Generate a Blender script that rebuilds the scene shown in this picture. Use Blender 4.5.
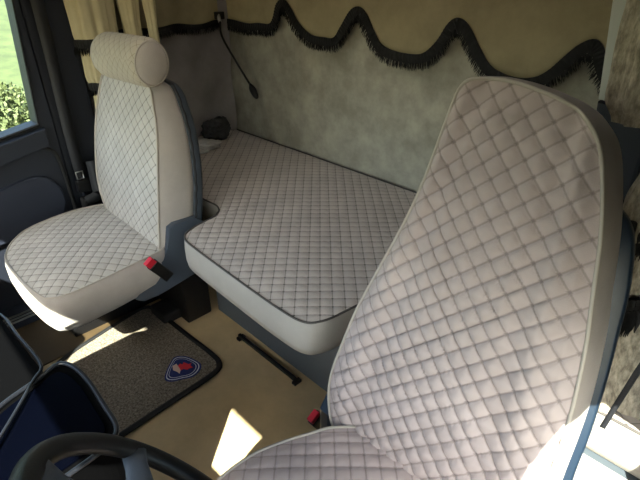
import bpy, bmesh, math, random
from mathutils import Vector, Matrix, noise
random.seed(7)
S = bpy.context.scene
COL = S.collection
for o in list(bpy.data.objects): bpy.data.objects.remove(o)

# ------------------------------------------------------------------ camera, light, exposure
cam_d = bpy.data.cameras.new('camera'); cam = bpy.data.objects.new('camera', cam_d); COL.objects.link(cam)
cam.location = (0, 0, 1.35)
cam.rotation_euler = (math.radians(60), 0, math.radians(45))
cam_d.lens = 27.0; cam_d.sensor_width = 36.0; cam_d.clip_start = 0.02
S.camera = cam

w = bpy.data.worlds.new('sky'); S.world = w; w.use_nodes = True
nt = w.node_tree; nt.nodes.clear()
out = nt.nodes.new('ShaderNodeOutputWorld'); bg = nt.nodes.new('ShaderNodeBackground')
sk = nt.nodes.new('ShaderNodeTexSky'); sk.sky_type = 'NISHITA'; sk.sun_disc = False
sk.sun_elevation = math.radians(45); sk.sun_rotation = math.radians(142); sk.air_density = 1.2; sk.dust_density = 3.0; sk.ozone_density = 0.6
nt.links.new(sk.outputs[0], bg.inputs[0]); bg.inputs[1].default_value = 0.15
nt.links.new(bg.outputs[0], out.inputs[0])

sd = bpy.data.lights.new('sun', 'SUN'); sun = bpy.data.objects.new('sun', sd); COL.objects.link(sun)
sd.energy = 6.5; sd.angle = math.radians(0.5); sd.color = (1.0, 0.93, 0.82)
az, el = math.radians(38), math.radians(42)
sv = Vector((math.sin(az)*math.cos(el), -math.cos(az)*math.cos(el), math.sin(el)))
sun.rotation_euler = sv.to_track_quat('Z', 'Y').to_euler(); sun.location = sv*6

S.view_settings.view_transform = 'Standard'; S.view_settings.look = 'None'
S.view_settings.gamma = 1.0; S.view_settings.use_curve_mapping = False
S.view_settings.exposure = 2.5

# ------------------------------------------------------------------ materials
def lin(c):
    return tuple((x/12.92 if x <= 0.04045 else ((x+0.055)/1.055)**2.4) for x in (v/255.0 for v in c))
def mat(name, rgb, rough=0.6, metal=0.0, bump=0.0, scale=200.0, mottle=0.0, mscale=6.0, sheen=0.0, coat=0.0, spec=0.5, rgb2=None, stretch=None):
    m = bpy.data.materials.new(name); m.use_nodes = True; n = m.node_tree.nodes; L = m.node_tree.links
    p = n['Principled BSDF']; c = lin(rgb)
    p.inputs['Base Color'].default_value = (*c, 1); p.inputs['Roughness'].default_value = rough
    p.inputs['Metallic'].default_value = metal; p.inputs['Specular IOR Level'].default_value = spec
    if sheen: p.inputs['Sheen Weight'].default_value = sheen; p.inputs['Sheen Roughness'].default_value = 0.5
    if coat: p.inputs['Coat Weight'].default_value = coat; p.inputs['Coat Roughness'].default_value = 0.08
    tc = n.new('ShaderNodeTexCoord'); src = tc.outputs['Object']
    if stretch:
        mp = n.new('ShaderNodeMapping'); mp.inputs['Scale'].default_value = stretch; L.new(src, mp.inputs[0]); src = mp.outputs[0]
    if mottle or rgb2:
        t = n.new('ShaderNodeTexNoise'); t.inputs['Scale'].default_value = mscale; t.inputs['Detail'].default_value = 8; t.inputs['Roughness'].default_value = 0.65
        L.new(src, t.inputs['Vector'])
        r = n.new('ShaderNodeValToRGB'); r.color_ramp.elements[0].position = 0.36; r.color_ramp.elements[1].position = 0.66
        c2 = lin(rgb2) if rgb2 else tuple(x*(1-mottle) for x in c)
        r.color_ramp.elements[0].color = (*c2, 1); r.color_ramp.elements[1].color = (*[min(1, x*(1+mottle*0.5)) for x in c], 1)
        L.new(t.outputs[0], r.inputs[0]); L.new(r.outputs[0], p.inputs['Base Color'])
    if bump:
        t2 = n.new('ShaderNodeTexNoise'); t2.inputs['Scale'].default_value = scale; t2.inputs['Detail'].default_value = 4
        L.new(src, t2.inputs['Vector'])
        b = n.new('ShaderNodeBump'); b.inputs['Strength'].default_value = bump; b.inputs['Distance'].default_value = 0.002
        L.new(t2.outputs[0], b.inputs['Height']); L.new(b.outputs[0], p.inputs['Normal'])
    return m
def quilt_mat(name, rgb, thread, cell, width=0.06, sheen=0.15, mott=0.12, tuft=0.8, seamf=0.55):
    """Fabric stitched in diamonds: the thread follows the u, v of the quilted panel, in metres."""
    m = bpy.data.materials.new(name); m.use_nodes = True; n = m.node_tree.nodes; L = m.node_tree.links
    p = n['Principled BSDF']; p.inputs['Roughness'].default_value = 0.85; p.inputs['Specular IOR Level'].default_value = 0.25
    p.inputs['Sheen Weight'].default_value = sheen
    uv = n.new('ShaderNodeUVMap'); sp = n.new('ShaderNodeSeparateXYZ'); L.new(uv.outputs[0], sp.inputs[0])
    def M(op, a, b=None, c=None):
        k = n.new('ShaderNodeMath'); k.operation = op
        for i, v in enumerate((a, b, c)):
            if v is None: continue
            if isinstance(v, (int, float)): k.inputs[i].default_value = v
            else: L.new(v, k.inputs[i])
        return k.outputs[0]
    def tri(op):
        s = M('DIVIDE', M(op, sp.outputs[0], sp.outputs[1]), cell*math.sqrt(2))
        return M('MULTIPLY', M('ABSOLUTE', M('SUBTRACT', M('FRACT', s), 0.5)), 2.0)   # 1 on the seam
    a, b = tri('ADD'), tri('SUBTRACT')
    mx = M('MAXIMUM', a, b); mn = M('MINIMUM', a, b)
    seam = n.new('ShaderNodeMapRange'); seam.interpolation_type = 'SMOOTHSTEP'; L.new(mx, seam.inputs[0])
    seam.inputs[1].default_value = 1-width*1.8; seam.inputs[2].default_value = 1-width*0.35
    nod = n.new('ShaderNodeMapRange'); nod.interpolation_type = 'SMOOTHSTEP'; L.new(mn, nod.inputs[0])
    nod.inputs[1].default_value = 1-width*3.4; nod.inputs[2].default_value = 1-width*0.9
    f = M('MAXIMUM', M('MULTIPLY', seam.outputs[0], seamf), M('MULTIPLY', nod.outputs[0], tuft))
    t = n.new('ShaderNodeTexNoise'); t.inputs['Scale'].default_value = 9; t.inputs['Detail'].default_value = 7; L.new(uv.outputs[0], t.inputs['Vector'])
    r = n.new('ShaderNodeValToRGB'); c = lin(rgb)
    r.color_ramp.elements[0].position = 0.3; r.color_ramp.elements[1].position = 0.7
    r.color_ramp.elements[0].color = (*[x*(1-mott) for x in c], 1); r.color_ramp.elements[1].color = (*[min(1, x*(1+mott*0.5)) for x in c], 1)
    L.new(t.outputs[0], r.inputs[0])
    mix = n.new('ShaderNodeMixRGB'); L.new(f, mix.inputs[0]); L.new(r.outputs[0], mix.inputs[1]); mix.inputs[2].default_value = (*lin(thread), 1)
    L.new(mix.outputs[0], p.inputs['Base Color'])
    t2 = n.new('ShaderNodeTexNoise'); t2.inputs['Scale'].default_value = 420; L.new(uv.outputs[0], t2.inputs['Vector'])
    bp = n.new('ShaderNodeBump'); bp.inputs['Strength'].default_value = 0.35; bp.inputs['Distance'].default_value = 0.0012
    L.new(t2.outputs[0], bp.inputs['Height']); L.new(bp.outputs[0], p.inputs['Normal'])
    return m
def glass(name, tint=(0.93, 0.97, 0.95)):
    m = bpy.data.materials.new(name); m.use_nodes = True; n = m.node_tree.nodes; L = m.node_tree.links
    n.remove(n['Principled BSDF']); o = n['Material Output']
    tr = n.new('ShaderNodeBsdfTransparent'); tr.inputs[0].default_value = (*tint, 1)
    gl = n.new('ShaderNodeBsdfGlossy'); gl.inputs['Roughness'].default_value = 0.02
    lw = n.new('ShaderNodeLayerWeight'); lw.inputs[0].default_value = 0.5
    fr = n.new('ShaderNodeMath'); fr.operation = 'POWER'; L.new(lw.outputs['Facing'], fr.inputs[0]); fr.inputs[1].default_value = 4.0
    mx = n.new('ShaderNodeMixShader'); L.new(fr.outputs[0], mx.inputs[0]); L.new(tr.outputs[0], mx.inputs[1]); L.new(gl.outputs[0], mx.inputs[2])
    L.new(mx.outputs[0], o.inputs[0]); return m

CELL = 0.0362
SCELL = 0.0332
MT = {}
MT['seat_q']  = quilt_mat('quilted_seat_fabric', (184, 169, 166), (98, 87, 85), SCELL, 0.095, seamf=0.38, tuft=0.58)
MT['pseat_q'] = quilt_mat('quilted_pale_seat_fabric', (184, 178, 170), (88, 82, 78), SCELL, 0.085)
MT['bunk_q']  = quilt_mat('quilted_bunk_fabric', (188, 177, 170), (62, 57, 55), CELL, 0.07, tuft=0.9)
MT['head_q']  = quilt_mat('quilted_headrest_fabric', (186, 176, 160), (120, 108, 94), 0.026, 0.06)
MT['seat_side'] = mat('seat_side_fabric', (150, 141, 136), 0.85, bump=0.3, scale=350, mottle=0.12, sheen=0.2, spec=0.2)
MT['pseat_side'] = mat('passenger_side_fabric', (176, 168, 162), 0.85, bump=0.3, scale=350, mottle=0.10, sheen=0.2, spec=0.2)
MT['bunk_side'] = mat('bunk_side_fabric', (174, 168, 160), 0.85, bump=0.3, scale=350, mottle=0.08, spec=0.2)
MT['piping'] = mat('pale_piping', (178, 170, 160), 0.7, bump=0.2, scale=500, spec=0.3)
MT['dpiping'] = mat('dark_piping', (84, 80, 78), 0.7, bump=0.2, scale=500, spec=0.3)
MT['velour'] = mat('rear_wall_velour', (162, 158, 144), 0.9, bump=0.9, scale=30, mottle=0.28, mscale=9, sheen=0.1, spec=0.15)
MT['side_cloth'] = mat('grey_side_cloth', (146, 141, 141), 0.9, bump=0.4, scale=40, mottle=0.18, mscale=5, spec=0.15)
MT['valance'] = mat('brown_beige_velour', (152, 141, 112), 0.9, bump=0.5, scale=24, mottle=0.20, mscale=6, spec=0.15)
MT['curtain'] = mat('beige_curtain_plush', (202, 191, 156), 0.9, bump=0.4, scale=120, mottle=0.1, mscale=10, spec=0.15)
MT['knit'] = mat('beige_knit_curtain', (176, 166, 150), 0.95, bump=1.0, scale=260, mottle=0.5, mscale=110, spec=0.1, stretch=(1, 1, 0.35))
MT['fringe'] = mat('black_fringe', (10, 10, 12), 0.7, spec=0.4)
MT['floor'] = mat('beige_vinyl_floor', (206, 182, 142), 0.33, bump=0.15, scale=90, mottle=0.12, mscale=9, spec=0.5)
MT['brown'] = mat('brown_rubber_floor', (74, 60, 40), 0.5, bump=0.3, scale=120, mottle=0.15)
MT['navy'] = mat('navy_grey_plastic', (26, 30, 41), 0.55, bump=0.25, scale=500)
MT['navy2'] = mat('lighter_navy_plastic', (34, 39, 53), 0.6, bump=0.25, scale=500)
MT['blue_grey'] = mat('blue_grey_plastic', (66, 74, 86), 0.5, bump=0.25, scale=500)
MT['base_grey'] = mat('slate_grey_laminate', (82, 90, 98), 0.5, bump=0.2, scale=400)
MT['shell'] = mat('blue_seat_shell', (26, 40, 56), 0.42, bump=0.1, scale=400)
MT['black'] = mat('black_plastic', (14, 14, 16), 0.45)
MT['rubber'] = mat('black_rubber', (20, 20, 21), 0.7, bump=0.2, scale=300)
MT['gloss'] = mat('gloss_dark_panel', (2, 3, 9), 0.2, spec=0.12)
MT['dash'] = mat('dark_dash_plastic', (4, 4, 5), 0.85, bump=0.3, scale=450, spec=0.04)
MT['rim'] = mat('satin_grey_trim', (24, 26, 32), 0.3, spec=0.5)
MT['leather'] = mat('black_wheel_leather', (9, 10, 12), 0.45, bump=0.25, scale=420, spec=0.3)
MT['silver'] = mat('silver_metal', (190, 190, 188), 0.28, metal=1.0)
MT['red'] = mat('red_plastic', (190, 30, 50), 0.35)
MT['carpet'] = mat('grey_loop_carpet', (142, 132, 118), 0.95, bump=1.0, scale=200, mottle=0.5, mscale=150, spec=0.1, rgb2=(88, 80, 70))
MT['white_panel'] = mat('pale_grey_panel', (188, 192, 184), 0.5)
MT['roof'] = mat('roof_lining', (190, 184, 172), 0.9, bump=0.2, scale=200)
MT['webbing'] = mat('black_webbing', (26, 27, 32), 0.6, bump=0.4, scale=300)
MT['cloth_d'] = mat('dark_grey_cloth', (52, 52, 54), 0.9, bump=0.4, scale=200)
MT['cloth_l'] = mat('mid_grey_cloth', (176, 172, 170), 0.9, bump=0.4, scale=200)
MT['e_blue'] = mat('navy_embroidery', (26, 40, 104), 0.6, bump=0.4, scale=700)
MT['e_white'] = mat('white_embroidery', (222, 226, 236), 0.6, bump=0.4, scale=700)
MT['e_red'] = mat('red_embroidery', (224, 52, 62), 0.6, bump=0.4, scale=700)
MT['e_pale'] = mat('pale_embroidery', (226, 196, 180), 0.6, bump=0.4, scale=700)
MT['grass'] = mat('grass', (64, 76, 38), 0.9, mottle=0.25, mscale=3.0, rgb2=(50, 62, 30))
MT['leaf'] = mat('shrub_leaf', (74, 86, 46), 0.7, mottle=0.3, mscale=20)
MT['bark'] = mat('shrub_stem', (80, 66, 44), 0.8)
MT['glass'] = glass('window_glass')

# ------------------------------------------------------------------ builders
def link(name, me, m=None, parent=None, smooth=False, **props):
    o = bpy.data.objects.new(name, me); COL.objects.link(o)
    if m:
        for mm in (m if isinstance(m, (list, tuple)) else [m]): me.materials.append(mm)
    if parent: o.parent = parent
    if smooth:
        for p in me.polygons: p.use_smooth = True
    for k, v in props.items(): o[k] = v
    return o
def obj(name, bm, m, parent=None, smooth=False, **props):
    bmesh.ops.recalc_face_normals(bm, faces=bm.faces)
    me = bpy.data.meshes.new(name); bm.to_mesh(me); bm.free()
    return link(name, me, m, parent, smooth, **props)
def thing(name, label, cat, loc=(0, 0, 0), group=None):
    o = bpy.data.objects.new(name, None); COL.objects.link(o); o.empty_display_size = 0.05
    o['label'] = label; o['category'] = cat
    if group: o['group'] = group
    o.location = (0, 0, 0)
    return o
def tag(o, label, cat, group=None):
    o['label'] = label; o['category'] = cat
    if group: o['group'] = group
    return o
def box(bm, lo, hi, bev=0.0, mtx=None):
    g = bmesh.ops.create_cube(bm, size=1.0); vs = g['verts']
    for v in vs: v.co = Vector([lo[i] + (v.co[i]+0.5)*(hi[i]-lo[i]) for i in range(3)])
    if bev:
        es = list({e for v in vs for e in v.link_edges})
        r = bmesh.ops.bevel(bm, geom=es, offset=bev, segments=3, profile=0.6, affect='EDGES', clamp_overlap=True)
        vs = list({v for f in r['faces'] for v in f.verts} | {v for v in vs if v.is_valid})
    if mtx: bmesh.ops.transform(bm, matrix=mtx, verts=vs)
    return vs
def boxo(name, lo, hi, m, parent=None, bev=0.0, mtx=None, **props):
    bm = bmesh.new(); box(bm, lo, hi, bev, mtx); return obj(name, bm, m, parent, **props)
def prism(bm, pts, vec, bev=0.0):
    """closed polygon of 3D points pushed along vec"""
    vec = Vector(vec); a = [bm.verts.new(p) for p in pts]; b = [bm.verts.new(Vector(p)+vec) for p in pts]; n = len(pts)
    f = [bm.faces.new(a), bm.faces.new(b[::-1])]
    for i in range(n): f.append(bm.faces.new((a[i], b[i], b[(i+1) % n], a[(i+1) % n])))
    if bev:
        es = list({e for x in f[:2] for e in x.edges})
        bmesh.ops.bevel(bm, geom=es, offset=bev, segments=2, profile=0.6, affect='EDGES', clamp_overlap=True)
def prismo(name, pts, vec, m, parent=None, bev=0.0, **props):
    bm = bmesh.new(); prism(bm, pts, vec, bev); return obj(name, bm, m, parent, **props)
def catmull(pts, n, closed=True):
    P = [Vector(p) for p in pts]; k = len(P); o = []
    segs = k if closed else k-1
    for i in range(segs):
        p0 = P[(i-1) % k] if closed or i > 0 else P[0]*2-P[1]
        p1, p2 = P[i], P[(i+1) % k]
        p3 = P[(i+2) % k] if closed or i+2 < k else P[-1]*2-P[-2]
        for j in range(8):
            t = j/8
            o.append(0.5*((2*p1)+(-p0+p2)*t+(2*p0-5*p1+4*p2-p3)*t*t+(-p0+3*p1-3*p2+p3)*t**3))
    if not closed: o.append(P[-1])
    return resample(o, n, closed)
def resample(P, n, closed=True):
    Q = P+[P[0]] if closed else P
    L = [0]
    for i in range(1, len(Q)): L.append(L[-1]+(Q[i]-Q[i-1]).length)
    o = []; j = 0; cnt = n if closed else n-1
    for i in range(n):
        s = L[-1]*i/cnt
        while j < len(L)-2 and L[j+1] < s: j += 1
        d = L[j+1]-L[j]; o.append(Q[j].lerp(Q[j+1], (s-L[j])/d if d > 1e-9 else 0))
    return o
def tube(bm, pts, r, seg=10, closed=False, flat=1.0):
    P = [Vector(p) for p in pts]; n = len(P); rings = []; prev = None
    for i in range(n):
        if closed: t = P[(i+1) % n]-P[i-1]
        else: t = P[min(i+1, n-1)]-P[max(i-1, 0)]
        t.normalize()
        if prev is None:
            a = Vector((0, 0, 1)) if abs(t.z) < 0.9 else Vector((1, 0, 0)); u = t.cross(a).normalized()
        else: u = (prev-t*prev.dot(t)).normalized()
        prev = u; v = t.cross(u); rr = r[i] if isinstance(r, (list, tuple)) else r
        rings.append([bm.verts.new(P[i]+(u*math.cos(2*math.pi*k/seg)+v*math.sin(2*math.pi*k/seg)*flat)*rr) for k in range(seg)])
    for i in range(n if closed else n-1):
        A, B = rings[i], rings[(i+1) % n]
        for k in range(seg): bm.faces.new((A[k], A[(k+1) % seg], B[(k+1) % seg], B[k]))
    if not closed: bm.faces.new(rings[0][::-1]); bm.faces.new(rings[-1])
def tubeo(name, pts, r, m, parent=None, seg=10, closed=False, flat=1.0, **props):
    bm = bmesh.new(); tube(bm, pts, r, seg, closed, flat); return obj(name, bm, m, parent, True, **props)
def grid_mesh(name, rows, m, parent=None, uvs=None, closed_u=False, **props):
    """rows: list of lists of points"""
    vs = [tuple(p) for r in rows for p in r]; nu = len(rows[0]); fs = []
    for i in range(len(rows)-1):
        for j in range(nu if closed_u else nu-1):
            k = (j+1) % nu; fs.append((i*nu+j, i*nu+k, (i+1)*nu+k, (i+1)*nu+j))
    me = bpy.data.meshes.new(name); me.from_pydata(vs, [], fs)
    if uvs:
        ul = me.uv_layers.new(name='UVMap'); flat = [q for r in uvs for q in r]
        for lp in me.loops: ul.data[lp.index].uv = flat[lp.vertex_index]
    me.update()
    return link(name, me, m, parent, True, **props)
def puff(a, b, cell=CELL):
    s = cell*math.sqrt(2); u = (a+b)/s; v = (a-b)/s
    return (abs(math.sin(math.pi*(u+0.0)))*abs(math.sin(math.pi*(v+0.0))))**0.36
    # seams at integer u or v; the material puts its thread at the same place (fract 0)

def pad(parent, outline, O, A, B, N, thick, mq, ms, mp, n=420, R=64, amp=0.0045, dome=0.012, cell=CELL, prof=None, pipe_r=0.0042, shape=None, names=('quilted_panel', 'side_panel', 'piping'), power=3.0):
    """Quilted cushion: panel with stitched relief, piping round its edge and a side wall going back from it."""
    O, A, B, N = map(Vector, (O, A, B, N))
    out2 = catmull([(p[0], p[1], 0) for p in outline], n)
    c = sum((p for p in out2), Vector())/n
    tf = thick if callable(thick) else (lambda b: thick)
    def world(a, b, h):
        if shape: h += shape(a, b)
        return O+A*a+B*b+N*h
    rows, uvs = [], []
    for i in range(R+1):
        r = max(i/R, 0.002); row, uv = [], []
        for p in out2:
            q = c.lerp(p, r); e = 1-r**power
            edge = min(1, (1-r)*9)
            h = dome*e+amp*puff(q.x, q.y, cell)*(0.15+0.85*edge)
            row.append(world(q.x, q.y, h)); uv.append((q.x, q.y))
        rows.append(row); uvs.append(uv)
    grid_mesh(names[0], rows, mq, parent, uvs, closed_u=True)
    nrm = []
    for i in range(n):
        t = (out2[(i+3) % n]-out2[i-3]).normalized(); nrm.append(Vector((t.y, -t.x, 0)))
    area = sum(out2[i].x*out2[(i+1) % n].y-out2[(i+1) % n].x*out2[i].y for i in range(n))
    sg = 1 if area > 0 else -1
    prof = prof or [(0, 0), (0.004, 0.06), (0.009, 0.22), (0.011, 0.5), (0.009, 0.8), (0.002, 0.97), (-0.012, 1.0)]
    rows = []
    for off, d in prof:
        rows.append([world(p.x+nr.x*off*sg, p.y+nr.y*off*sg, -tf(p.y)*d+(0.0015*noise.noise(Vector((p.x*14, p.y*14, d*3))) if 0 < d < 1 else 0)) for p, nr in zip(out2, nrm)])
    cc = world(c.x, c.y, -tf(c.y)); rows.append([p.lerp(cc, 0.97) for p in rows[-1]])
    grid_mesh(names[1], rows, ms, parent, closed_u=True)
    pts = [world(p.x+nr.x*0.001*sg, p.y+nr.y*0.001*sg, 0.002) for p, nr in zip(out2, nrm)][::2]
    tubeo(names[2], pts, pipe_r, mp, parent, seg=8, closed=True)

# ------------------------------------------------------------------ structure
XL, XR, YR, ZT, YF = -2.36, 0.19, 1.66, 1.85, -0.60
boxo('floor', (-2.20, YF, -0.05), (0.25, 1.75, 0.0), MT['floor'], kind='structure')
bm = bmesh.new()
for lo, hi in [((XL-0.06, YF-0.04), (XR+0.10, 0.45)), ((XL-0.06, 1.15), (XR+0.10, YR+0.10)), ((XL-0.06, 0.45), (-1.60, 1.15)), ((-0.60, 0.45), (XR+0.10, 1.15))]:
    box(bm, (*lo, ZT), (*hi, ZT+0.05))
obj('ceiling', bm, MT['roof'], kind='structure')
boxo('wall_rear', (XL-0.06, YR, 0), (XR+0.06, YR+0.06, ZT), MT['velour'], kind='structure')
def sheet_wall(name, fn, nu, nv, m, parent=None, **kw):
    rows = [[fn(j/nu, i/nv) for j in range(nu+1)] for i in range(nv+1)]
    return grid_mesh(name, rows, m, parent, **kw)
# side wall of the sleeping area and pillar
boxo('wall_left', (XL-0.06, 0.76, 0), (XL, YR, ZT), MT['side_cloth'], kind='structure')
boxo('trim_1', (-2.34, 0.60, 0), (-2.16, 0.78, ZT), MT['navy'], bev=0.02, kind='structure')     # door pillar
tubeo('trim_2', [(-2.145, 0.645, z) for z in [0.35+0.05*i for i in range(30)]], 0.007, MT['navy2'], kind='structure', seg=8)
boxo('wall_front', (XL-0.06, YF-0.05, 0), (XR+0.06, YF, 0.80), MT['dash'], kind='structure')
boxo('trim_3', (XL-0.06, YF-0.02, 1.39), (XR+0.06, YF, ZT), MT['roof'], kind='structure')        # header above windscreen
boxo('trim_4', (XL-0.06, YF-0.05, 0.80), (-2.05, YF, 1.39), MT['roof'], kind='structure')
boxo('window_1', (-2.05, YF-0.03, 0.80), (XR-0.02, YF-0.024, 1.43), MT['glass'], kind='structure')
# added, unseen roof hatch: translucent pane that brightens the rear of the cab
hm = bpy.data.materials.new('added_hatch_pane'); hm.use_nodes = True; hn = hm.node_tree.nodes; hn.remove(hn['Principled BSDF'])
ht = hn.new('ShaderNodeBsdfTranslucent'); ht.inputs[0].default_value = (0.34, 0.335, 0.32, 1); hm.node_tree.links.new(ht.outputs[0], hn['Material Output'].inputs[0])
boxo('added_hatch', (-1.60, 0.45, ZT+0.02), (-0.60, 1.15, ZT+0.023), hm, kind='structure')
# passenger door
def wall_with_hole(name, x0, x1, y0, y1, z0, z1, hole, m, **kw):
    """hole: 4 (y, z) corners: low-front, low-rear, top-rear, top-front"""
    bm = bmesh.new(); a, b, c, d = hole
    O = [(y0, z0), (y1, z0), (y1, z1), (y0, z1)]; H = [a, b, c, d]
    for i in range(4):
        j = (i+1) % 4
        prism(bm, [(x0, *O[i]), (x0, *O[j]), (x0, *H[j]), (x0, *H[i])], (x1-x0, 0, 0))
    bmesh.ops.remove_doubles(bm, verts=bm.verts, dist=1e-5)
    seen = {}
    for f in list(bm.faces):
        k = tuple(sorted(v.index for v in f.verts)); seen.setdefault(k, []).append(f)
    return obj(name, bm, m, **kw)
H1 = [(-0.50, 0.60), (0.545, 0.785), (0.585, 1.30), (-0.42, 1.30)]
door = wall_with_hole('door_1', -2.24, -2.15, YF, 0.60, 0.0, ZT, H1, MT['navy'], kind='structure')
prismo('window_pane', [(-2.205, y, z) for y, z in H1], (0.005, 0, 0), MT['glass'], door)
# upper ledge under the glass, raised armrest pocket with rounded outline, seal
prismo('window_ledge', [(-2.15, -0.5, 0.50), (-2.15, 0.56, 0.70), (-2.15, 0.56, 0.775), (-2.15, -0.5, 0.59)], (0.035, 0, 0), MT['navy'], door, bev=0.008)
pk = catmull([(-0.3, 0.30, 0), (0.20, 0.34, 0), (0.50, 0.37, 0), (0.556, 0.44, 0), (0.55, 0.53, 0), (0.48, 0.585, 0), (0.30, 0.56, 0), (-0.3, 0.45, 0)], 60)
prismo('armrest_panel', [(-2.15, p.x, p.y) for p in pk], (0.022, 0, 0), MT['navy2'], door, bev=0.008)
bm = bmesh.new(); tube(bm, catmull([(-2.14, 0.50, 0.70), (-2.14, 0.565, 0.675), (-2.14, 0.585, 0.60), (-2.14, 0.59, 0.45), (-2.14, 0.595, 0.30)], 30, False), 0.008, 8)
obj('door_seal', bm, MT['rubber'], door, True)
tubeo('window_seal', [(-2.146, *H1[i % 4]) for i in range(4)], 0.007, MT['rubber'], door, closed=True, seg=8)
# driver side: door, window opening shaped to cast the seat's sun patch, rear part of the side
hole = [(-0.50, 0.52), (0.70, 0.62), (0.74, 0.72), (0.69, 0.80), (0.58, 0.94), (0.48, 1.03), (0.39, 1.08), (0.30, 1.105), (0.24, 1.05), (0.19, 0.98), (0.12, 0.90), (-0.10, 0.86), (-0.50, 0.84)]
bm = bmesh.new()
def side_piece(pts): prism(bm, [(XR, y, z) for y, z in pts], (0.02, 0, 0))
side_piece([(YF, 0), (1.10, 0), (1.10, 0.62), (0.70, 0.62), (-0.50, 0.52), (YF, 0.52)])
side_piece([(YF, 0.52), (-0.50, 0.52), (-0.50, 0.84), (YF, 0.84)])
side_piece([(0.70, 0.62), (1.10, 0.62), (1.10, 0.72), (0.74, 0.72)])
tops = [(YF, 0.84)]+hole[:1:-1]+[(1.10, 0.72)]
for (ya, za), (yb, zb) in zip(tops, tops[1:]): side_piece([(ya, za), (yb, zb), (yb, ZT), (ya, ZT)])
bmesh.ops.remove_doubles(bm, verts=bm.verts, dist=1e-5)
door2 = obj('door_2', bm, MT['navy'], kind='structure')
prismo('window_pane', [(XR+0.012, y, z) for y, z in hole], (0.005, 0, 0), MT['glass'], door2)
boxo('wall_right', (XR, 1.10, 0), (XR+0.06, YR, ZT), MT['side_cloth'], kind='structure')
# white trim panel in the driver side rear corner
prismo('trim_5', [(-0.52, 1.50, ZT), (-0.30, 1.44, ZT), (-0.25, 1.44, 1.02), (-0.41, 1.50, 1.02)], (0, 0.12, 0), MT['white_panel'], bev=0.012, kind='structure')
prismo('dark_gap_fill', [(-0.41, 1.50, 1.015), (-0.25, 1.44, 1.015), (-0.24, 1.44, 0.62), (-0.36, 1.50, 0.62)], (0, 0.12, 0), MT['navy'], bev=0.012, kind='structure')  # dark piece added to stand in for the dark gap below the curtain
# door sill and brown footwell step
sill = boxo('trim_6', (-2.15, -0.2, 0.0), (-2.02, 0.60, 0.035), MT['navy2'], bev=0.006, kind='structure')
for i in range(3): boxo('sill_strip', (-2.075+0.022*i, -0.15, 0.035), (-2.065+0.022*i, 0.55, 0.040), MT['silver'], sill, bev=0.001)
boxo('trim_7', (-2.02, -0.3, 0.0), (-1.72, 0.62, 0.006), MT['brown'], kind='structure')

# rear wall cloth: lower velour with soft creases
def rear_fn(u, v):
    x = XL+0.02+u*(XR-XL-0.04); z = 0.42+v*0.85
    d = 0.010*noise.noise(Vector((x*3, z*3, 0.3)))+0.006*noise.noise(Vector((x*9, z*7, 2)))
    d += 0.008*math.exp(-((x+1.95+0.5*(z-0.5))/0.03)**2)+0.004*noise.noise(Vector((x*25, z*20, 5)))
    return (x, 1.632-d, z)
cv = sheet_wall('rear_wall_cover', rear_fn, 160, 70, MT['velour'])
tag(cv, 'grey-green velour cloth covering the rear wall above the quilted bunk', 'wall cover')
def side_fn(u, v):
    y = 0.80+u*(1.622-0.80); z = 0.40+v*0.78
    d = 0.014*math.sin(y*19+1.5*math.sin(z*5)+2)*(0.6+0.4*z)+0.012*noise.noise(Vector((y*5, z*4, 1.3)))+0.01*math.sin((y-z*0.6)*26)*max(0, 1-abs(z-0.8)*3)
    return (-2.318+d, y, z)
cv = sheet_wall('side_wall_cover', side_fn, 120, 60, MT['side_cloth'])
tag(cv, 'dark grey creased cloth hanging on side wall behind passenger seat', 'wall cover')

# ------------------------------------------------------------------ fringe trims and valances
def fringe(name, path, out, parent, band=0.022, drop=0.034, step=0.0042, label=None):
    """gimp band along the path (list of points), strands falling from it; out: unit vector away from the wall"""
    out = Vector(out); path = [Vector(p) for p in path]
    L = sum((path[i+1]-path[i]).length for i in range(len(path)-1)); n = max(6, int(L/step)); P = resample(path, n, False)
    bm = bmesh.new(); rows = []
    for i, p in enumerate(P):
        t = (P[min(i+1, n-1)]-P[max(i-1, 0)]).normalized(); d = t.cross(out).normalized()
        if d.z > 0: d = -d
        if abs(d.z) < 0.3: d = (d+Vector((0, 0, -0.5))).normalized()
        rows.append((p, d))
    ring = []
    for p, d in rows:
        wv = 0.0012*math.sin(len(ring)*1.9)
        ring.append([bm.verts.new(p+out*(0.001)), bm.verts.new(p+out*(0.006+wv)), bm.verts.new(p+d*band*0.5+out*(0.008+wv)), bm.verts.new(p+d*band+out*0.006), bm.verts.new(p+d*band+out*0.001)])
    for a, b in zip(ring, ring[1:]):
        for k in range(4): bm.faces.new((a[k], a[k+1], b[k+1], b[k]))
    for p, d in rows:
        for _ in range(2):
            j = random.uniform(-0.002, 0.002); base = p+d*band*0.9+out*random.uniform(0.001, 0.006)
            dd = (d*0.6+Vector((0, 0, -0.7))).normalized(); ln = drop*random.uniform(0.7, 1.1)
            side = out.cross(dd).normalized()*0.0011; mid = base+dd*ln*0.5+out*random.uniform(0, 0.004)+side*random.uniform(-2, 2)
            tip = base+dd*ln+out*random.uniform(-0.002, 0.004)+side*random.uniform(-3, 3)
            q = [base-side, base+side, mid+side, tip, mid-side]; a = [bm.verts.new(x+side.normalized()*j) for x in q]; bm.faces.new(a)
            b = [bm.verts.new(v.co+out*0.0016) for v in a]; bm.faces.new(b[::-1])
            for k in range(5): bm.faces.new((a[k], a[(k+1) % 5], b[(k+1) % 5], b[k]))
    me = bpy.data.meshes.new(name); bm.to_mesh(me); bm.free()
    return link(name, me, MT['fringe'], parent)

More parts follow.
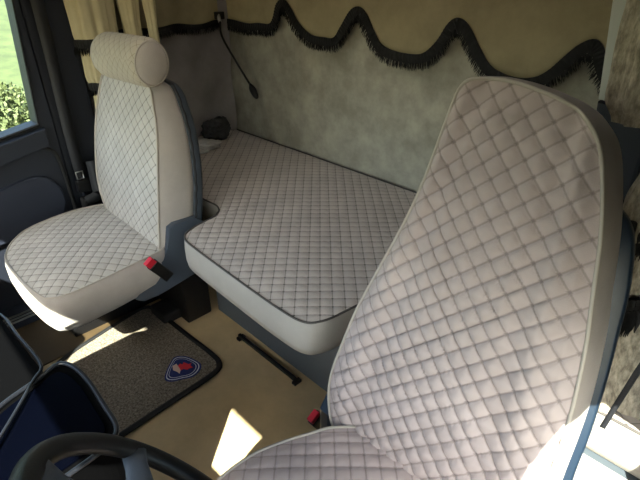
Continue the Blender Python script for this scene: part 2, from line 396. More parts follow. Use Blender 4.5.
VY = 1.575
scal = [(-2.25, 1.090), (-2.20, 1.088), (-2.10, 1.078), (-2.02, 1.085), (-1.927, 1.088), (-1.888, 1.116), (-1.855, 1.177), (-1.805, 1.199), (-1.76, 1.169), (-1.71, 1.108), (-1.641, 1.065), (-1.566, 1.06), (-1.506, 1.065), (-1.461, 1.115), (-1.414, 1.17), (-1.367, 1.191), (-1.325, 1.169), (-1.286, 1.111), (-1.247, 1.064), (-1.187, 1.045), (-1.107, 1.043), (-1.046, 1.054), (-0.993, 1.1), (-0.957, 1.158), (-0.922, 1.179), (-0.88, 1.157), (-0.832, 1.094), (-0.775, 1.038), (-0.694, 1.018), (-0.63, 1.027), (-0.589, 1.054), (-0.554, 1.096), (-0.521, 1.133), (-0.485, 1.152), (-0.454, 1.134), (-0.431, 1.089), (-0.40, 1.05), (-0.33, 1.02), (-0.2, 1.02), (-0.1, 1.1), (0.0, 1.15), (0.08, 1.06), (0.16, 1.02)]
sp_ = catmull([(x, 0, z) for x, z in scal], 300, False)
def vd(x, z):
    return 0.010*noise.noise(Vector((x*5, z*4, 8)))+0.006*math.sin(x*15+z*3)*max(0, min(1, (1.5-z)*3))
val = thing('scalloped_valance', 'brown-beige velour valance with scalloped black fringe edge on rear wall', 'valance')
rows = []
for i in range(26):
    t = i/25; rows.append([(p.x, VY+0.012-vd(p.x, p.z+(ZT-0.02-p.z)*t), p.z+(ZT-0.02-p.z)*t) for p in sp_])
rows.insert(0, [(p.x, VY+0.022-vd(p.x, p.z), p.z+0.002) for p in sp_])
grid_mesh('valance_cloth', rows, MT['valance'], val)
fringe('fringe', [(p.x, VY+0.010-vd(p.x, p.z), p.z+0.012) for p in sp_], (0, -1, 0), val, band=0.033, drop=0.030)
val2 = thing('side_valance', 'beige valance with straight black fringe edge on the passenger side wall', 'valance')
def sv_fn(u, v):
    y = 0.99+u*0.56; z = 1.085+v*(ZT-0.02-1.085)
    return (-2.275+0.014*math.sin(y*30+z*2)*(1-v*0.5)+0.006*noise.noise(Vector((y*6, z*5, 4))), y, z)
sheet_wall('valance_cloth', sv_fn, 90, 24, MT['valance'], val2)
fringe('fringe', [(sv_fn(i/60, 0)[0]+0.004, sv_fn(i/60, 0)[1], 1.092+0.006*math.sin(i*0.25)) for i in range(61)], (1, 0, 0), val2, band=0.024, drop=0.03)

# ------------------------------------------------------------------ gathered window curtains
def gathered(parent, cx, cy, prof, m, pleats=9, path=None, name='curtain_cloth', squash=(1.0, 1.0), seed=0.0, rot=0.0):
    """column of pleats; prof: list of (z, radius)"""
    rows = []; nz = 70; z0, z1 = prof[0][0], prof[-1][0]
    for i in range(nz+1):
        z = z0+(z1-z0)*i/nz
        for (za, ra), (zb, rb) in zip(prof, prof[1:]):
            if min(za, zb)-1e-6 <= z <= max(za, zb)+1e-6:
                t = (z-za)/(zb-za); t = t*t*(3-2*t); r = ra+(rb-ra)*t; break
        ox, oy = path(z) if path else (0, 0)
        row = []
        for k in range(96):
            a = 2*math.pi*k/96
            rr = r*(1+0.11*math.sin(pleats*a+seed+0.6*math.sin(z*4))+0.05*math.sin((pleats*2+1)*a+seed))
            dx, dy = math.cos(a)*rr*squash[0], math.sin(a)*rr*squash[1]
            c, s = math.cos(rot), math.sin(rot)
            row.append((cx+ox+dx*c-dy*s, cy+oy+dx*s+dy*c, z))
        rows.append(row)
    return grid_mesh(name, rows, m, parent, closed_u=True)
def ring_fringe(parent, cx, cy, z, r, squash, name='fringe_band', band=0.03, drop=0.03, rot=0.0):
    """fringe going round a gathered curtain"""
    bm = bmesh.new(); n = 90; c, s = math.cos(rot), math.sin(rot)
    def pt(a, rr, zz):
        dx, dy = math.cos(a)*rr*squash[0], math.sin(a)*rr*squash[1]; return Vector((cx+dx*c-dy*s, cy+dx*s+dy*c, zz))
    rings = []
    for k in range(n):
        a = 2*math.pi*k/n; q = r+0.0015*math.sin(k*2.3)
        rings.append([bm.verts.new(pt(a, r*0.9, z)), bm.verts.new(pt(a, q+0.004, z)), bm.verts.new(pt(a, q+0.007, z-band*0.5)), bm.verts.new(pt(a, q+0.004, z-band))])
    for k in range(n):
        A, B = rings[k], rings[(k+1) % n]
        for j in range(3): bm.faces.new((A[j], A[j+1], B[j+1], B[j]))
    for k in range(n*3):
        a = 2*math.pi*k/(n*3)+random.uniform(-0.01, 0.01); ln = drop*random.uniform(0.65, 1.15); w_ = 0.0012/r
        g = random.uniform(0.0, 0.010); ps = [pt(a-w_, r+0.004, z-band*0.9), pt(a+w_, r+0.004, z-band*0.9), pt(a+w_*1.5, r+0.005+g, z-band-ln*0.5), pt(a+random.uniform(-0.04, 0.04), r+0.004+g, z-band-ln)]
        A = [bm.verts.new(p) for p in ps]; bm.faces.new(A)
        Bq = [bm.verts.new(p+(p-Vector((cx, cy, p.z))).normalized()*0.0016) for p in ps]; bm.faces.new(Bq[::-1])
        for j in range(4): bm.faces.new((A[j], A[(j+1) % 4], Bq[(j+1) % 4], Bq[j]))
    me = bpy.data.meshes.new(name); bm.to_mesh(me); bm.free()
    return link(name, me, MT['fringe'], parent)

pc = thing('window_curtain', 'beige gathered curtain with two black fringe bands behind passenger window pillar', 'curtain')
gathered(pc, -2.145, 0.852, [(1.80, 0.085), (1.30, 0.088), (1.10, 0.082), (1.045, 0.068), (0.99, 0.070), (0.94, 0.072), (0.885, 0.058), (0.80, 0.062), (0.55, 0.066)], MT['curtain'], 7, squash=(0.55, 1.0))
ring_fringe(pc, -2.145, 0.852, 1.085, 0.088, (0.62, 1.0), band=0.03, drop=0.030)
ring_fringe(pc, -2.145, 0.852, 0.915, 0.070, (0.66, 1.0), band=0.03, drop=0.022)
pc2 = thing('curtain_fold', 'narrow beige curtain folds hanging just behind the passenger headrest', 'curtain')
gathered(pc2, -2.14, 1.005, [(1.80, 0.045), (1.25, 0.045), (1.12, 0.036), (0.9, 0.03)], MT['curtain'], 5, squash=(0.8, 1.0), seed=2)
gathered(pc2, -2.10, 1.080, [(1.80, 0.03), (1.25, 0.03), (1.10, 0.022), (0.9, 0.02)], MT['curtain'], 4, name='outer_fold', seed=1)

dc = thing('tied_window_curtain', 'beige knitted curtain tied with black tassels right of the driver seat', 'curtain')
def dpath(z): return ((0.86-z)*0.19 if z < 0.86 else 0.0, 0)
gathered(dc, -0.205, 1.07, [(1.80, 0.085), (1.25, 0.080), (1.13, 0.072), (1.085, 0.050)], MT['knit'], 9, name='upper_cloth', squash=(0.95, 0.8))
gathered(dc, -0.138, 1.03, [(1.02, 0.03), (0.95, 0.040), (0.80, 0.036), (0.74, 0.048), (0.60, 0.075), (0.520, 0.095)], MT['knit'], 7, path=dpath, name='lower_cloth')
ring_fringe(dc, -0.160, 1.04, 0.925, 0.052, (1, 1), name='tassel_tie', band=0.045, drop=0.03)
ring_fringe(dc, -0.140, 1.01, 0.775, 0.052, (1, 1), name='tassel_tie', band=0.028, drop=0.055)
gathered(dc, -0.03, 1.07, [(1.20, 0.04), (1.00, 0.05), (0.80, 0.05), (0.52, 0.06)], MT['knit'], 5, name='side_fold', seed=3)

# ------------------------------------------------------------------ bunk
bunk = thing('bunk_mattress', 'wide quilted beige bunk mattress with notched front corners along rear wall', 'mattress')
def front_y(x):
    P = [(-2.34, 0.935), (-1.60, 0.938), (-1.53, 0.943), (-1.485, 0.925), (-1.455, 0.885), (-1.447, 0.84), (-1.438, 0.785), (-1.415, 0.725), (-1.375, 0.700), (-1.27, 0.693), (-0.907, 0.681), (-0.775, 0.683), (-0.735, 0.700), (-0.712, 0.75), (-0.700, 0.86), (-0.68, 0.90), (-0.64, 0.935), (-0.5, 0.94), (0.17, 0.94)]
    return P
fo = [(x, y, 0) for x, y in front_y(0)]
fp = []
for i in range(len(fo)-1): fp += [Vector(fo[i]).lerp(Vector(fo[i+1]), k/4) for k in range(4)]
fp.append(Vector(fo[-1]))
for _ in range(2): fp = [fp[0]]+[(fp[i-1]+fp[i]*2+fp[i+1])/4 for i in range(1, len(fp)-1)]+[fp[-1]]
fpr = resample(fp, 560, False)
BZ = 0.5; rows = []; uvs = []
NV = 150
def by(x): return 1.612
for i in range(NV+1):
    t = i/NV; row = []; uv = []
    for p in fpr:
        xb = -2.335+(p.x+2.34)*(1.0)
        x = p.x; y = p.y+(by(x)-p.y)*t
        e = min(t, 1-t); edge = min(1, e*22)
        h = 0.0045*puff(x, y)*edge+0.008*min(1, e*5)*(1-0.3*edge)+0.004*noise.noise(Vector((x*2.5, y*2.5, 3)))
        row.append((x, y, BZ+h)); uv.append((x, y))
    rows.append(row); uvs.append(uv)
grid_mesh('quilted_panel', rows, MT['bunk_q'], bunk, uvs)
def off(P, d, closed=False):
    o = []
    for i in range(len(P)):
        t = (P[min(i+3, len(P)-1)]-P[max(i-3, 0)]).normalized(); o.append(P[i]+Vector((t.y, -t.x, 0))*d)
    return o
rows = []
for d, dz in [(0, 0.001), (0.004, -0.012), (0.007, -0.04), (0.007, -0.085), (0.003, -0.112), (-0.01, -0.118), (-0.05, -0.118)]:
    rows.append([(p.x, p.y, BZ+dz) for p in off(fpr, d)])
rows.append([(p.x, 1.61, BZ-0.118) for p in fpr]); rows.append([(p.x, 1.612, BZ) for p in fpr])
grid_mesh('side_panel', rows, MT['bunk_side'], bunk)
tubeo('piping', [(p.x, p.y, BZ+0.002) for p in off(fpr, 0.001)][::2], 0.0032, MT['dpiping'], bunk, seg=8)
tubeo('rear_piping', [(x_/10, 1.612, BZ+0.003) for x_ in range(-23, 2)], 0.0032, MT['dpiping'], bunk, seg=6)

base = thing('bunk_locker', 'slate grey storage locker carrying the quilted bunk', 'locker')
boxo('locker_body', (-1.52, 0.89, 0.0), (0.17, 1.60, 0.378), MT['base_grey'], base, bev=0.01)
boxo('front_panel', (-1.50, 0.868, 0.03), (-0.40, 0.892, 0.37), MT['base_grey'], base, bev=0.006)
boxo('cream_end_panel', (-0.395, 0.862, 0.02), (0.172, 0.925, 0.3815), MT['bunk_side'], base, bev=0.004, label='cream fabric covered end panel')
boxo('side_locker', (-2.33, 1.0, 0.0), (-1.525, 1.60, 0.378), MT['black'], base, bev=0.01)
rl = thing('floor_rail', 'thin black metal rail on the floor along the bunk locker', 'rail')
boxo('rail_bar', (-1.31, 0.832, 0.012), (-0.965, 0.844, 0.028), MT['black'], rl, bev=0.002)
boxo('metal_edge', (-1.30, 0.8445, 0.012), (-0.975, 0.850, 0.020), MT['silver'], rl, bev=0.001)
for x in (-1.315, -0.975): boxo('rail_foot', (x, 0.826, 0.0), (x+0.02, 0.860, 0.012), MT['black'], rl, bev=0.002)

# crumpled cloth lying on the bunk's corner
def blob(name, c, r, m, seed, amp=0.35, flat=0.6, parent=None, rot=0):
    bm = bmesh.new(); bmesh.ops.create_icosphere(bm, subdivisions=5, radius=1.0)
    for v in bm.verts:
        p = v.co.copy(); n = noise.noise(p*1.6+Vector((seed, 0, 0)))*amp+abs(noise.noise(p*3.4+Vector((0, seed, 0))))*amp*0.7
        q = p*(1+n); q = Vector((q.x*r[0], q.y*r[1], q.z*r[2])); q.rotate(Matrix.Rotation(rot, 3, 'Z'))
        v.co = Vector(c)+q; v.co.z = max(v.co.z, BZ+0.012)
    return obj(name, bm, m, parent, True)
tag(blob('crumpled_jacket', (-2.245, 1.435, 0.557), (0.07, 0.085, 0.055), MT['cloth_d'], 3.1, rot=0.4), 'dark grey crumpled cloth lying in the bunk corner behind passenger seat', 'cloth')
tag(blob('folded_cloth', (-2.14, 1.235, 0.525), (0.075, 0.10, 0.036), MT['cloth_l'], 8.2, 0.5, rot=-0.35), 'lighter grey folded cloth on the bunk in front of the dark cloth', 'cloth')

# reading lamp
lp = thing('reading_lamp', 'black gooseneck reading lamp hanging in the corner above the bunk', 'lamp')
nk = catmull([(-2.225, 1.530, 1.085), (-2.185, 1.50, 1.045), (-2.10, 1.46, 0.96), (-1.985, 1.435, 0.865), (-1.90, 1.42, 0.83)], 30, False)
nk = catmull([(-2.25, 1.53, 1.101), (-2.202, 1.50, 1.029), (-2.1, 1.50, 0.921), (-1.988, 1.5, 0.814)], 30, False)
tubeo('gooseneck', nk, 0.0055, MT['black'], lp, seg=10)
hd = catmull([(-1.998, 1.5, 0.827), (-1.982, 1.5, 0.806), (-1.963, 1.5, 0.784), (-1.945, 1.5, 0.761)], 14, False)
tubeo('lamp_head', hd, [0.005, 0.008, 0.011, 0.014, 0.016, 0.017, 0.0175, 0.0175, 0.017, 0.016, 0.015, 0.013, 0.010, 0.006], MT['black'], lp, seg=16)
tubeo('swivel_clip', [(-2.262, 1.53, 1.122), (-2.246, 1.527, 1.09)], 0.009, MT['silver'], lp, seg=12)
boxo('wall_mount', (-2.285, 1.52, 1.10), (-2.255, 1.565, 1.135), MT['black'], lp, bev=0.004)

# ------------------------------------------------------------------ passenger seat
ps = thing('passenger_chair', 'passenger seat with pale quilted cover, tall backrest and roll headrest', 'seat')
def lerp_shape(a, b): return 0
cush = [(-1.86, 0.250), (-1.935, 0.297), (-1.994, 0.372), (-2.022, 0.492), (-2.018, 0.60), (-1.96, 0.70), (-1.75, 0.74), (-1.54, 0.70), (-1.475, 0.655), (-1.455, 0.53), (-1.440, 0.40), (-1.436, 0.310), (-1.452, 0.262), (-1.495, 0.240), (-1.64, 0.228), (-1.79, 0.230)]
cu = thing.__call__ if False else None
def sub(name, parent):
    o = bpy.data.objects.new(name, None); COL.objects.link(o); o.parent = parent; return o
seatpad = sub('seat_cushion', ps)
pad(seatpad, cush, (0, 0, 0.44), (1, 0, 0), (0, 1, 0), (0, 0, 1), 0.148, MT['pseat_q'], MT['pseat_side'], MT['piping'], n=380, R=60, dome=0.018, amp=0.0055, cell=SCELL, pipe_r=0.0028,
    prof=[(0, 0), (0.005, 0.05), (0.010, 0.18), (0.011, 0.5), (0.004, 0.8), (-0.008, 0.95), (-0.03, 1.0)])
# backrest
k = 0.22; nn = math.hypot(1, k); Bv = (0, k/nn, 1/nn); Nv = (0, -1/nn, k/nn)
def toB(pts, z0): return [(x, (z-z0)*nn) for x, z in pts]
bo = [(-1.917, 0.990), (-1.768, 1.000), (-1.62, 0.996), (-1.578, 0.978), (-1.56, 0.940), (-1.530, 0.857), (-1.510, 0.689), (-1.496, 0.548), (-1.490, 0.43), (-1.60, 0.41), (-1.75, 0.405), (-1.88, 0.42), (-1.945, 0.47), (-1.990, 0.52), (-2.020, 0.605), (-2.024, 0.751), (-1.996, 0.873), (-1.966, 0.950), (-1.945, 0.980)]
back = sub('backrest', ps)
def pth(b): return 0.145-0.065*max(0, min(1, (b-0.22)/0.36))**1.5
pad(back, toB(bo, 0.44), (0, 0.65, 0.44), (1, 0, 0), Bv, Nv, pth, MT['pseat_q'], MT['pseat_side'], MT['piping'], n=420, R=60, dome=0.012, amp=0.0045, cell=SCELL, pipe_r=0.0045)
def shell(name, outline, O, A, B, N, d0, d1, m, parent, off_=0.006, n=160, dfn=None):
    O, A, B, N = map(Vector, (O, A, B, N)); P = catmull([(p[0], p[1], 0) for p in outline], n); c = sum(P, Vector())/n
    rows = []; D = dfn or (lambda b: 0.0)
    for o_, d in [(off_, d0), (off_+0.004, d0+(d1-d0)*0.15), (off_+0.002, d0+(d1-d0)*0.7), (off_-0.012, d1)]:
        r = []
        for i, p in enumerate(P):
            t = (P[(i+2) % n]-P[i-2]).normalized(); nr = Vector((t.y, -t.x, 0))
            if nr.dot(p-c) < 0: nr = -nr
            q = p+nr*o_; r.append(O+A*q.x+B*q.y-N*(d+D(q.y)))
        rows.append(r)
    cc = O+A*c.x+B*c.y
    rows.insert(0, [(p.lerp(cc-N*d0, 0.3)) for p in rows[0]])
    rows.append([p.lerp(cc-N*d1, 0.98) for p in rows[-1]])
    return grid_mesh(name, rows, m, parent, closed_u=True)
shell('back_shell', toB(bo, 0.44), (0, 0.65, 0.44), (1, 0, 0), Bv, Nv, 0.142, 0.185, MT['blue_grey'], back, off_=0.008, dfn=lambda b: pth(b)-0.145)
# stitched dark webbing edge between cover and shell
oo = catmull([(p[0], p[1], 0) for p in toB(bo, 0.44)], 200)
cen = sum(oo, Vector())/200; Oo = Vector((0, 0.65, 0.44)); pts = []
for i, p in enumerate(oo):
    t = (oo[(i+2) % 200]-oo[i-2]).normalized(); nr = Vector((t.y, -t.x, 0)); nr = nr if nr.dot(p-cen) > 0 else -nr
    q = p+nr*0.011; pts.append(Oo+Vector((1, 0, 0))*q.x+Vector(Bv)*q.y-Vector(Nv)*(pth(q.y)+0.001+0.0015*math.sin(i*1.2)))
tubeo('cover_edge', pts, 0.0055, MT['webbing'], back, closed=True, seg=8)
# headrest: a quilted roll with stitched end panels
hr = sub('headrest', ps); hc = Vector((-1.690, 0.762, 1.066)); hw = 0.160
ax = Vector((1, 0.02, 0.02)).normalized()
def hpt(s, a, r=1.0):
    u = Vector((0, -1, 0.22)).normalized(); v = ax.cross(u).normalized()
    ry, rz = 0.064, 0.076
    return hc+ax*s+(u*math.cos(a)*ry*r+v*math.sin(a)*rz*r)
rows, uvs = [], []
for i in range(121):
    s = -hw+2*hw*i/120; e = max(0, (abs(s)-(hw-0.03))/0.03); r = math.sqrt(max(0, 1-e*e*0.22))
    row, uv = [], []
    for j in range(160):
        a = 2*math.pi*j/160; arc = a*0.073
        row.append(hpt(s, a, r+0.035*puff(s, arc, 0.026)*(1-e))); uv.append((s, arc))
    rows.append(row); uvs.append(uv)
grid_mesh('quilted_roll', rows, MT['head_q'], hr, uvs, closed_u=True)
for sgn in (-1, 1):
    rows = []
    for q in range(9):
        t = q/8; rows.append([hpt(sgn*(hw+0.018*math.sqrt(max(0, 1-t*t))), 2*math.pi*j/48, max(0.01, t*0.885)) for j in range(48)])
    grid_mesh('end_panel', rows, MT['head_q'] if False else MT['pseat_side'], hr, closed_u=True)
    tubeo('end_piping', [hpt(sgn*hw, 2*math.pi*j/48, 0.90) for j in range(48)], 0.003, MT['piping'], hr, closed=True, seg=8)
for x in (-1.81, -1.66): tubeo('headrest_post', [(x, 0.80, 0.96), (x, 0.785, 1.05)], 0.007, MT['black'], hr, seg=10)
# plastic side bracket, pedestal, buckle
br = [(0.520, 0.288), (0.530, 0.325), (0.588, 0.372), (0.650, 0.400), (0.668, 0.440), (0.690, 0.520), (0.715, 0.530), (0.800, 0.525), (0.830, 0.50), (0.840, 0.42), (0.845, 0.36), (0.84, 0.30), (0.60, 0.265), (0.545, 0.270)]
prismo('side_bracket', [(-1.486, y, z) for y, z in br], (0.028, 0, 0), MT['blue_grey'], ps, bev=0.006)
boxo('pedestal', (-1.96, 0.36, 0.0), (-1.79, 0.85, 0.292), MT['black'], ps, bev=0.01)
boxo('rear_pedestal', (-1.96, 0.74, 0.0), (-1.54, 0.86, 0.30), MT['black'], ps, bev=0.01)
boxo('slide_cover', (-1.72, 0.66, 0.0), (-1.60, 0.77, 0.05), MT['rubber'], ps, bev=0.012)
def oriented(p, q, up):
    p, q = Vector(p), Vector(q); z = (q-p).normalized(); x = Vector(up).cross(z).normalized(); y = z.cross(x)
    m = Matrix((x, y, z)).transposed().to_4x4(); m.translation = p; return m, (q-p).length
def buckle(parent, p, q, name='belt_buckle'):
    m, l = oriented(p, q, (1, 0, 0))
    b = boxo(name, (-0.020, -0.011, 0), (0.020, 0.011, l*0.80), MT['black'], parent, bev=0.004, mtx=m)
    boxo('release_button', (-0.017, -0.009, l*0.78), (0.017, 0.009, l), MT['red'], b, bev=0.003, mtx=m)
    return b
buckle(ps, (-1.425, 0.640, 0.352), (-1.405, 0.566, 0.462))
# ------------------------------------------------------------------ driver seat
ds = thing('driver_chair', 'driver seat in foreground with pinkish-grey diamond quilted cover', 'seat')
kd = 0.30; nd = math.hypot(1, kd); Bd = (0, kd/nd, 1/nd); Nd = (0, -1/nd, kd/nd)
do = [(-0.444, 1.163), (-0.466, 1.145), (-0.474, 1.10), (-0.484, 0.989), (-0.501, 0.892), (-0.532, 0.782), (-0.566, 0.659), (-0.585, 0.549), (-0.595, 0.457), (-0.582, 0.393), (-0.540, 0.335), (-0.45, 0.30), (-0.33, 0.295), (-0.20, 0.30), (-0.12, 0.34), (-0.086, 0.44), (-0.086, 0.543), (-0.094, 0.669), (-0.113, 0.791), (-0.132, 0.872), (-0.154, 0.965), (-0.178, 1.038), (-0.202, 1.094), (-0.229, 1.126), (-0.269, 1.149), (-0.341, 1.165), (-0.398, 1.169)]
Ad = (1, 0, 0); Od = (0, 0.62, 0.40)
def tob(pts, z0, q): return [(x, (z-z0)*q) for x, z in pts]
dob = tob(do, 0.40, nd)
db = sub('backrest', ds)
def bolster(a, b): # raised bolsters towards both edges
    c = -0.34; wd = 0.25-0.12*max(0, min(1, b/0.8)); t = abs(a-c)/wd
    return -0.006*math.exp(-((t-0.62)/0.12)**2)+0.006*math.exp(-((t-0.85)/0.12)**2)
pad(db, dob, Od, Ad, Bd, Nd, 0.125, MT['seat_q'], MT['seat_side'], MT['piping'], n=560, R=84, dome=0.014, amp=0.012, cell=SCELL, pipe_r=0.0035, shape=bolster,
    prof=[(0, 0), (0.005, 0.06), (0.010, 0.22), (0.012, 0.5), (0.010, 0.8), (0.004, 0.97), (-0.012, 1.0)])
shl = [(-0.40, 0.95), (-0.45, 0.80), (-0.50, 0.60), (-0.52, 0.45), (-0.45, 0.33), (-0.20, 0.33), (-0.07, 0.40), (-0.062, 0.55), (-0.072, 0.68), (-0.088, 0.80), (-0.105, 0.90), (-0.14, 0.99), (-0.22, 1.03), (-0.32, 1.03)]
shell('back_shell', tob(shl, 0.40, nd), Od, Ad, Bd, Nd, 0.10, 0.150, MT['shell'], db, off_=-0.004)
# cushion
dcu = [(-0.34, 0.10), (-0.50, 0.11), (-0.575, 0.16), (-0.603, 0.24), (-0.611, 0.32), (-0.606, 0.39), (-0.585, 0.455), (-0.555, 0.52), (-0.525, 0.575), (-0.45, 0.64), (-0.34, 0.66), (-0.22, 0.64), (-0.14, 0.58), (-0.09, 0.48), (-0.075, 0.34), (-0.085, 0.20), (-0.13, 0.12)]
dsc = sub('seat_cushion', ds)
pad(dsc, dcu, (0, 0, 0.375), (1, 0, 0), (0, 1, 0), (0, 0, 1), 0.13, MT['seat_q'], MT['seat_side'], MT['piping'], n=420, R=64, dome=0.016, amp=0.006, cell=SCELL, pipe_r=0.0035)
boxo('pedestal', (-0.52, 0.22, 0.0), (-0.16, 0.66, 0.25), MT['black'], ds, bev=0.02)
prismo('side_bracket', [(-0.605, 0.60, 0.27), (-0.605, 0.60, 0.36), (-0.605, 0.66, 0.44), (-0.605, 0.78, 0.46), (-0.605, 0.80, 0.27)], (0.04, 0, 0), MT['shell'], ds, bev=0.01)
buckle(ds, (-0.63, 0.64, 0.24), (-0.628, 0.600, 0.312))

# ------------------------------------------------------------------ seat belts
sb = thing('passenger_seat_belt', 'black seat belt with silver tongue hanging on passenger door pillar', 'seat belt')
def strap(name, pts, wdt, m, parent, out):
    """flat webbing along pts, wide across out x tangent"""
    P = catmull(pts, 60, False); out = Vector(out); rows = []
    for i, p in enumerate(P):
        t = (P[min(i+1, 59)]-P[max(i-1, 0)]).normalized(); s = t.cross(out).normalized()*wdt/2
        rows.append([p-s, p+s, p+s+out*0.002, p-s+out*0.002])
    return grid_mesh(name, rows, m, parent, closed_u=True)
strap('shoulder_webbing', [(-2.135, 0.66, 1.55), (-2.13, 0.655, 1.1), (-2.125, 0.645, 0.75), (-2.12, 0.645, 0.53)], 0.045, MT['webbing'], sb, (1, 0, 0.0))
strap('lap_webbing', [(-2.115, 0.70, 0.60), (-2.09, 0.69, 0.50), (-2.075, 0.68, 0.46), (-2.08, 0.63, 0.44)], 0.045, MT['webbing'], sb, (0.9, -0.4, 0.0))
tg_ = [(-2.112, 0.624, 0.568), (-2.112, 0.652, 0.568), (-2.112, 0.652, 0.535), (-2.112, 0.624, 0.535)]
tubeo('tongue', tg_, 0.0032, MT['silver'], sb, closed=True, seg=8)
boxo('tongue_grip', (-2.13, 0.615, 0.475), (-2.10, 0.668, 0.53), MT['black'], sb, bev=0.006)
boxo('anchor_cover', (-2.13, 0.615, 0.37), (-2.085, 0.69, 0.45), MT['rubber'], sb, bev=0.012)
db_ = tag(strap('driver_seat_belt', [(-0.015, 0.82, 0.84), (-0.035, 0.83, 0.77), (-0.048, 0.845, 0.64), (-0.056, 0.85, 0.55)], 0.010, MT['webbing'], None, (0.2, -0.97, 0)), 'black seat belt strap running beside the tied curtain near driver seat', 'seat belt')

# ------------------------------------------------------------------ floor mat with crest
def toward(pts, z, cz=1.35): return [(x, y, z) for x, y in pts]
fm = thing('floor_mat', 'grey looped carpet mat with black bound edge and shield crest', 'floor mat')
mo = catmull([(-1.66, 0.225, 0), (-1.70, 0.30, 0), (-1.735, 0.45, 0), (-1.765, 0.60, 0), (-1.765, 0.655, 0), (-1.72, 0.680, 0), (-1.50, 0.690, 0), (-1.300, 0.700, 0), (-1.238, 0.688, 0), (-1.213, 0.640, 0), (-1.205, 0.45, 0), (-1.198, 0.27, 0), (-1.205, 0.215, 0), (-1.26, 0.205, 0), (-1.45, 0.205, 0), (-1.62, 0.208, 0)], 160)
prismo('carpet', [(p.x, p.y, 0.001) for p in mo], (0, 0, 0.011), MT['carpet'], fm)
tubeo('binding', [(p.x, p.y, 0.0095) for p in mo], 0.012, MT['rubber'], fm, closed=True, seg=8, flat=0.7)
crest = sub('crest', fm)
def flatpoly(name, pts, z, m, h=0.0012, smooth=0):
    P = catmull([(x, y, 0) for x, y in pts], smooth) if smooth else [Vector((x, y, 0)) for x, y in pts]
    return prismo(name, [(p.x, p.y, z) for p in P], (0, 0, h), m, crest)
def scl(pts, s):
    cx = sum(p[0] for p in pts)/len(pts); cy = sum(p[1] for p in pts)/len(pts); return [(cx+(x-cx)*s, cy+(y-cy)*s) for x, y in pts]
co = [(-1.314, 0.500), (-1.349, 0.527), (-1.379, 0.563), (-1.391, 0.584), (-1.381, 0.607), (-1.349, 0.627), (-1.290, 0.639), (-1.260, 0.617), (-1.252, 0.581), (-1.269, 0.545), (-1.288, 0.511)]
flatpoly('crest_backing', co, 0.012, MT['e_blue'], smooth=60)
flatpoly('crest_outline', scl(co, 0.90), 0.0132, MT['e_white'], 0.0004, smooth=60)
flatpoly('crest_field', scl(co, 0.85), 0.0136, MT['e_blue'], 0.0004, smooth=60)
flatpoly('crest_inner_line', scl(co, 0.75), 0.0140, MT['e_white'], 0.0004, smooth=60)
flatpoly('crest_centre', scl(co, 0.72), 0.0144, MT['e_blue'], 0.0004, smooth=60)
flatpoly('pale_figure', [(-1.353, 0.555), (-1.353, 0.572), (-1.339, 0.570), (-1.329, 0.571), (-1.311, 0.565), (-1.298, 0.553), (-1.312, 0.552), (-1.332, 0.545)], 0.0148, MT['e_pale'], 0.0004)
flatpoly('red_figure', [(-1.339, 0.570), (-1.344, 0.583), (-1.332, 0.585), (-1.340, 0.595), (-1.329, 0.600), (-1.317, 0.604), (-1.316, 0.616), (-1.306, 0.604), (-1.290, 0.607), (-1.295, 0.593), (-1.295, 0.584), (-1.309, 0.576), (-1.310, 0.565), (-1.324, 0.568)], 0.0152, MT['e_red'], 0.0004)

# ------------------------------------------------------------------ dashboard and steering wheel
da = thing('dashboard', 'dark wraparound dashboard with raised grey edge left of the steering wheel', 'dashboard')
prismo('passenger_section', [(-2.12, -0.58, 0.05), (-2.12, -0.22, 0.05), (-2.12, -0.22, 0.70), (-2.12, -0.28, 0.77), (-2.12, -0.58, 0.79)], (0.85, 0, 0), MT['dash'], da, bev=0.02)
# central section: top plate with outline, ending in a raised lip
top = [(-1.26, -0.57), (-1.26, 0.05), (-1.23, 0.105), (-0.96, 0.115), (-0.93, 0.09), (-0.80, -0.02), (-0.70, -0.12), (-0.15, -0.16), (-0.05, -0.57)]
prismo('centre_section', [(x, y, 0.05) for x, y in top], (0, 0, 0.53), MT['dash'], da, bev=0.015)
lip = catmull([(-1.25, 0.02, 0.60), (-1.225, 0.098, 0.60), (-1.10, 0.108, 0.60), (-0.965, 0.113, 0.60), (-0.925, 0.085, 0.60), (-0.80, -0.02, 0.605), (-0.70, -0.12, 0.62)], 60, False)
tubeo('edge_lip', lip, 0.0036, MT['rim'], da, seg=10)
prismo('instrument_hood', [(-0.72, -0.57, 0.55), (-0.72, -0.15, 0.55), (-0.72, -0.22, 0.74), (-0.72, -0.45, 0.82), (-0.72, -0.57, 0.80)], (0.62, 0, 0), MT['dash'], da, bev=0.02)
# control tray beside it
tr = [(-0.935, 0.10), (-0.95, 0.140), (-0.925, 0.160), (-0.86, 0.168), (-0.77, 0.164), (-0.70, 0.158), (-0.675, 0.130), (-0.665, 0.06), (-0.66, -0.10), (-0.80, -0.10), (-0.90, 0.0)]
trs = catmull([(x, y, 0) for x, y in tr], 80)
tb = prismo('control_tray', [(p.x, p.y, 0.30) for p in trs], (0, 0, 0.288), MT['dash'], da, bev=0.006)
tubeo('tray_rim', [(p.x, p.y, 0.592) for p in trs], 0.005, MT['rim'], da, closed=True, seg=10)
c0 = sum(trs, Vector())/80
prismo('glossy_screen', [tuple(c0.lerp(p, 0.86)+Vector((0, 0, 0.5885))) for p in trs], (0, 0, 0.004), MT['gloss'], da)

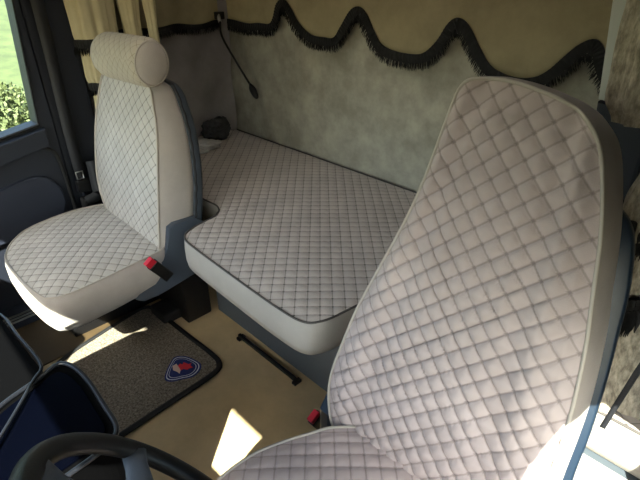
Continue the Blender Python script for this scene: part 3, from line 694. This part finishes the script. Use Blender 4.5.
sw = thing('steering_wheel', 'dark leather steering wheel rim with grey spoke at bottom edge', 'steering wheel')
wc = Vector((-0.411, 0.117, 0.656)); wt = math.radians(50.1); wn = Vector((0, math.sin(wt), math.cos(wt))); wa = Vector((1, 0, 0)); wb = wn.cross(wa)
def wp(r, a, h=0.0): return wc+wa*(r*math.cos(a))+wb*(r*math.sin(a))+wn*h
tubeo('wheel_rim', [wp(0.210, 2*math.pi*i/96) for i in range(96)], 0.0185, MT['leather'], sw, closed=True, seg=18, flat=0.85)
tubeo('wheel_hub', [wp(0, 0, -0.05), wp(0, 0, -0.02), wp(0, 0, 0.0)], [0.07, 0.085, 0.06], MT['leather'], sw, seg=28)
for a in (math.radians(165), math.radians(15), math.radians(232), math.radians(308)):
    bm = bmesh.new(); tube(bm, [wp(0.05, a, -0.02), wp(0.12, a, -0.015), wp(0.17, a, -0.006), wp(0.20, a, 0)], [0.026, 0.022, 0.018, 0.020], 12, flat=0.45)
    obj('spoke', bm, MT['blue_grey'], sw, True)
tubeo('steering_column', [wp(0, 0, -0.04), wp(0, 0, -0.30)], 0.035, MT['dash'], sw, seg=16)

# ------------------------------------------------------------------ outside
def ground(u, v):
    x = -40+u*37.2; y = -14+v*40
    return (x, y, -1.35+0.05*noise.noise(Vector((x, y, 0)))+max(0, -6-x)*0.16)
g = sheet_wall('grass_field', ground, 40, 40, MT['grass']); g['kind'] = 'structure'
def shrub(name, c, r, n, label):
    t = thing(name, label, 'shrub'); bm = bmesh.new()
    for _ in range(n):
        d = Vector((random.gauss(0, 1), random.gauss(0, 1), random.gauss(0, 1))).normalized()*random.uniform(0.45, 1.0)
        p = Vector((c[0]+d.x*r[0], c[1]+d.y*r[1], c[2]+d.z*r[2])); a = Vector((random.uniform(-1, 1), random.uniform(-1, 1), random.uniform(-1, 1))).normalized()
        b = a.cross(Vector((random.uniform(-1, 1), random.uniform(-1, 1), 0.7))).normalized(); l = random.uniform(0.03, 0.06)
        bm.faces.new([bm.verts.new(q) for q in (p, p+a*l*0.5+b*l*0.3, p+a*l, p+a*l*0.5-b*l*0.3)])
    f = obj('foliage', bm, MT['leaf'], t)
    bm = bmesh.new()
    for i in range(14):
        a = i*0.9; e = Vector((c[0]+math.cos(a)*r[0]*0.6, c[1]+math.sin(a)*r[1]*0.6, c[2]+r[2]*0.4*math.sin(i*2.1)))
        s = Vector((c[0], c[1], -1.36)); tube(bm, [s, s.lerp(e, 0.5)+Vector((0, 0, 0.05)), e], [0.02, 0.012, 0.004], 6)
    obj('stems', bm, MT['bark'], t, True)
shrub('garden_shrub', (-5.2, 1.02, 0.12), (0.6, 0.36, 0.30), 9000, 'pale green leafy shrub on the grass outside the passenger window')
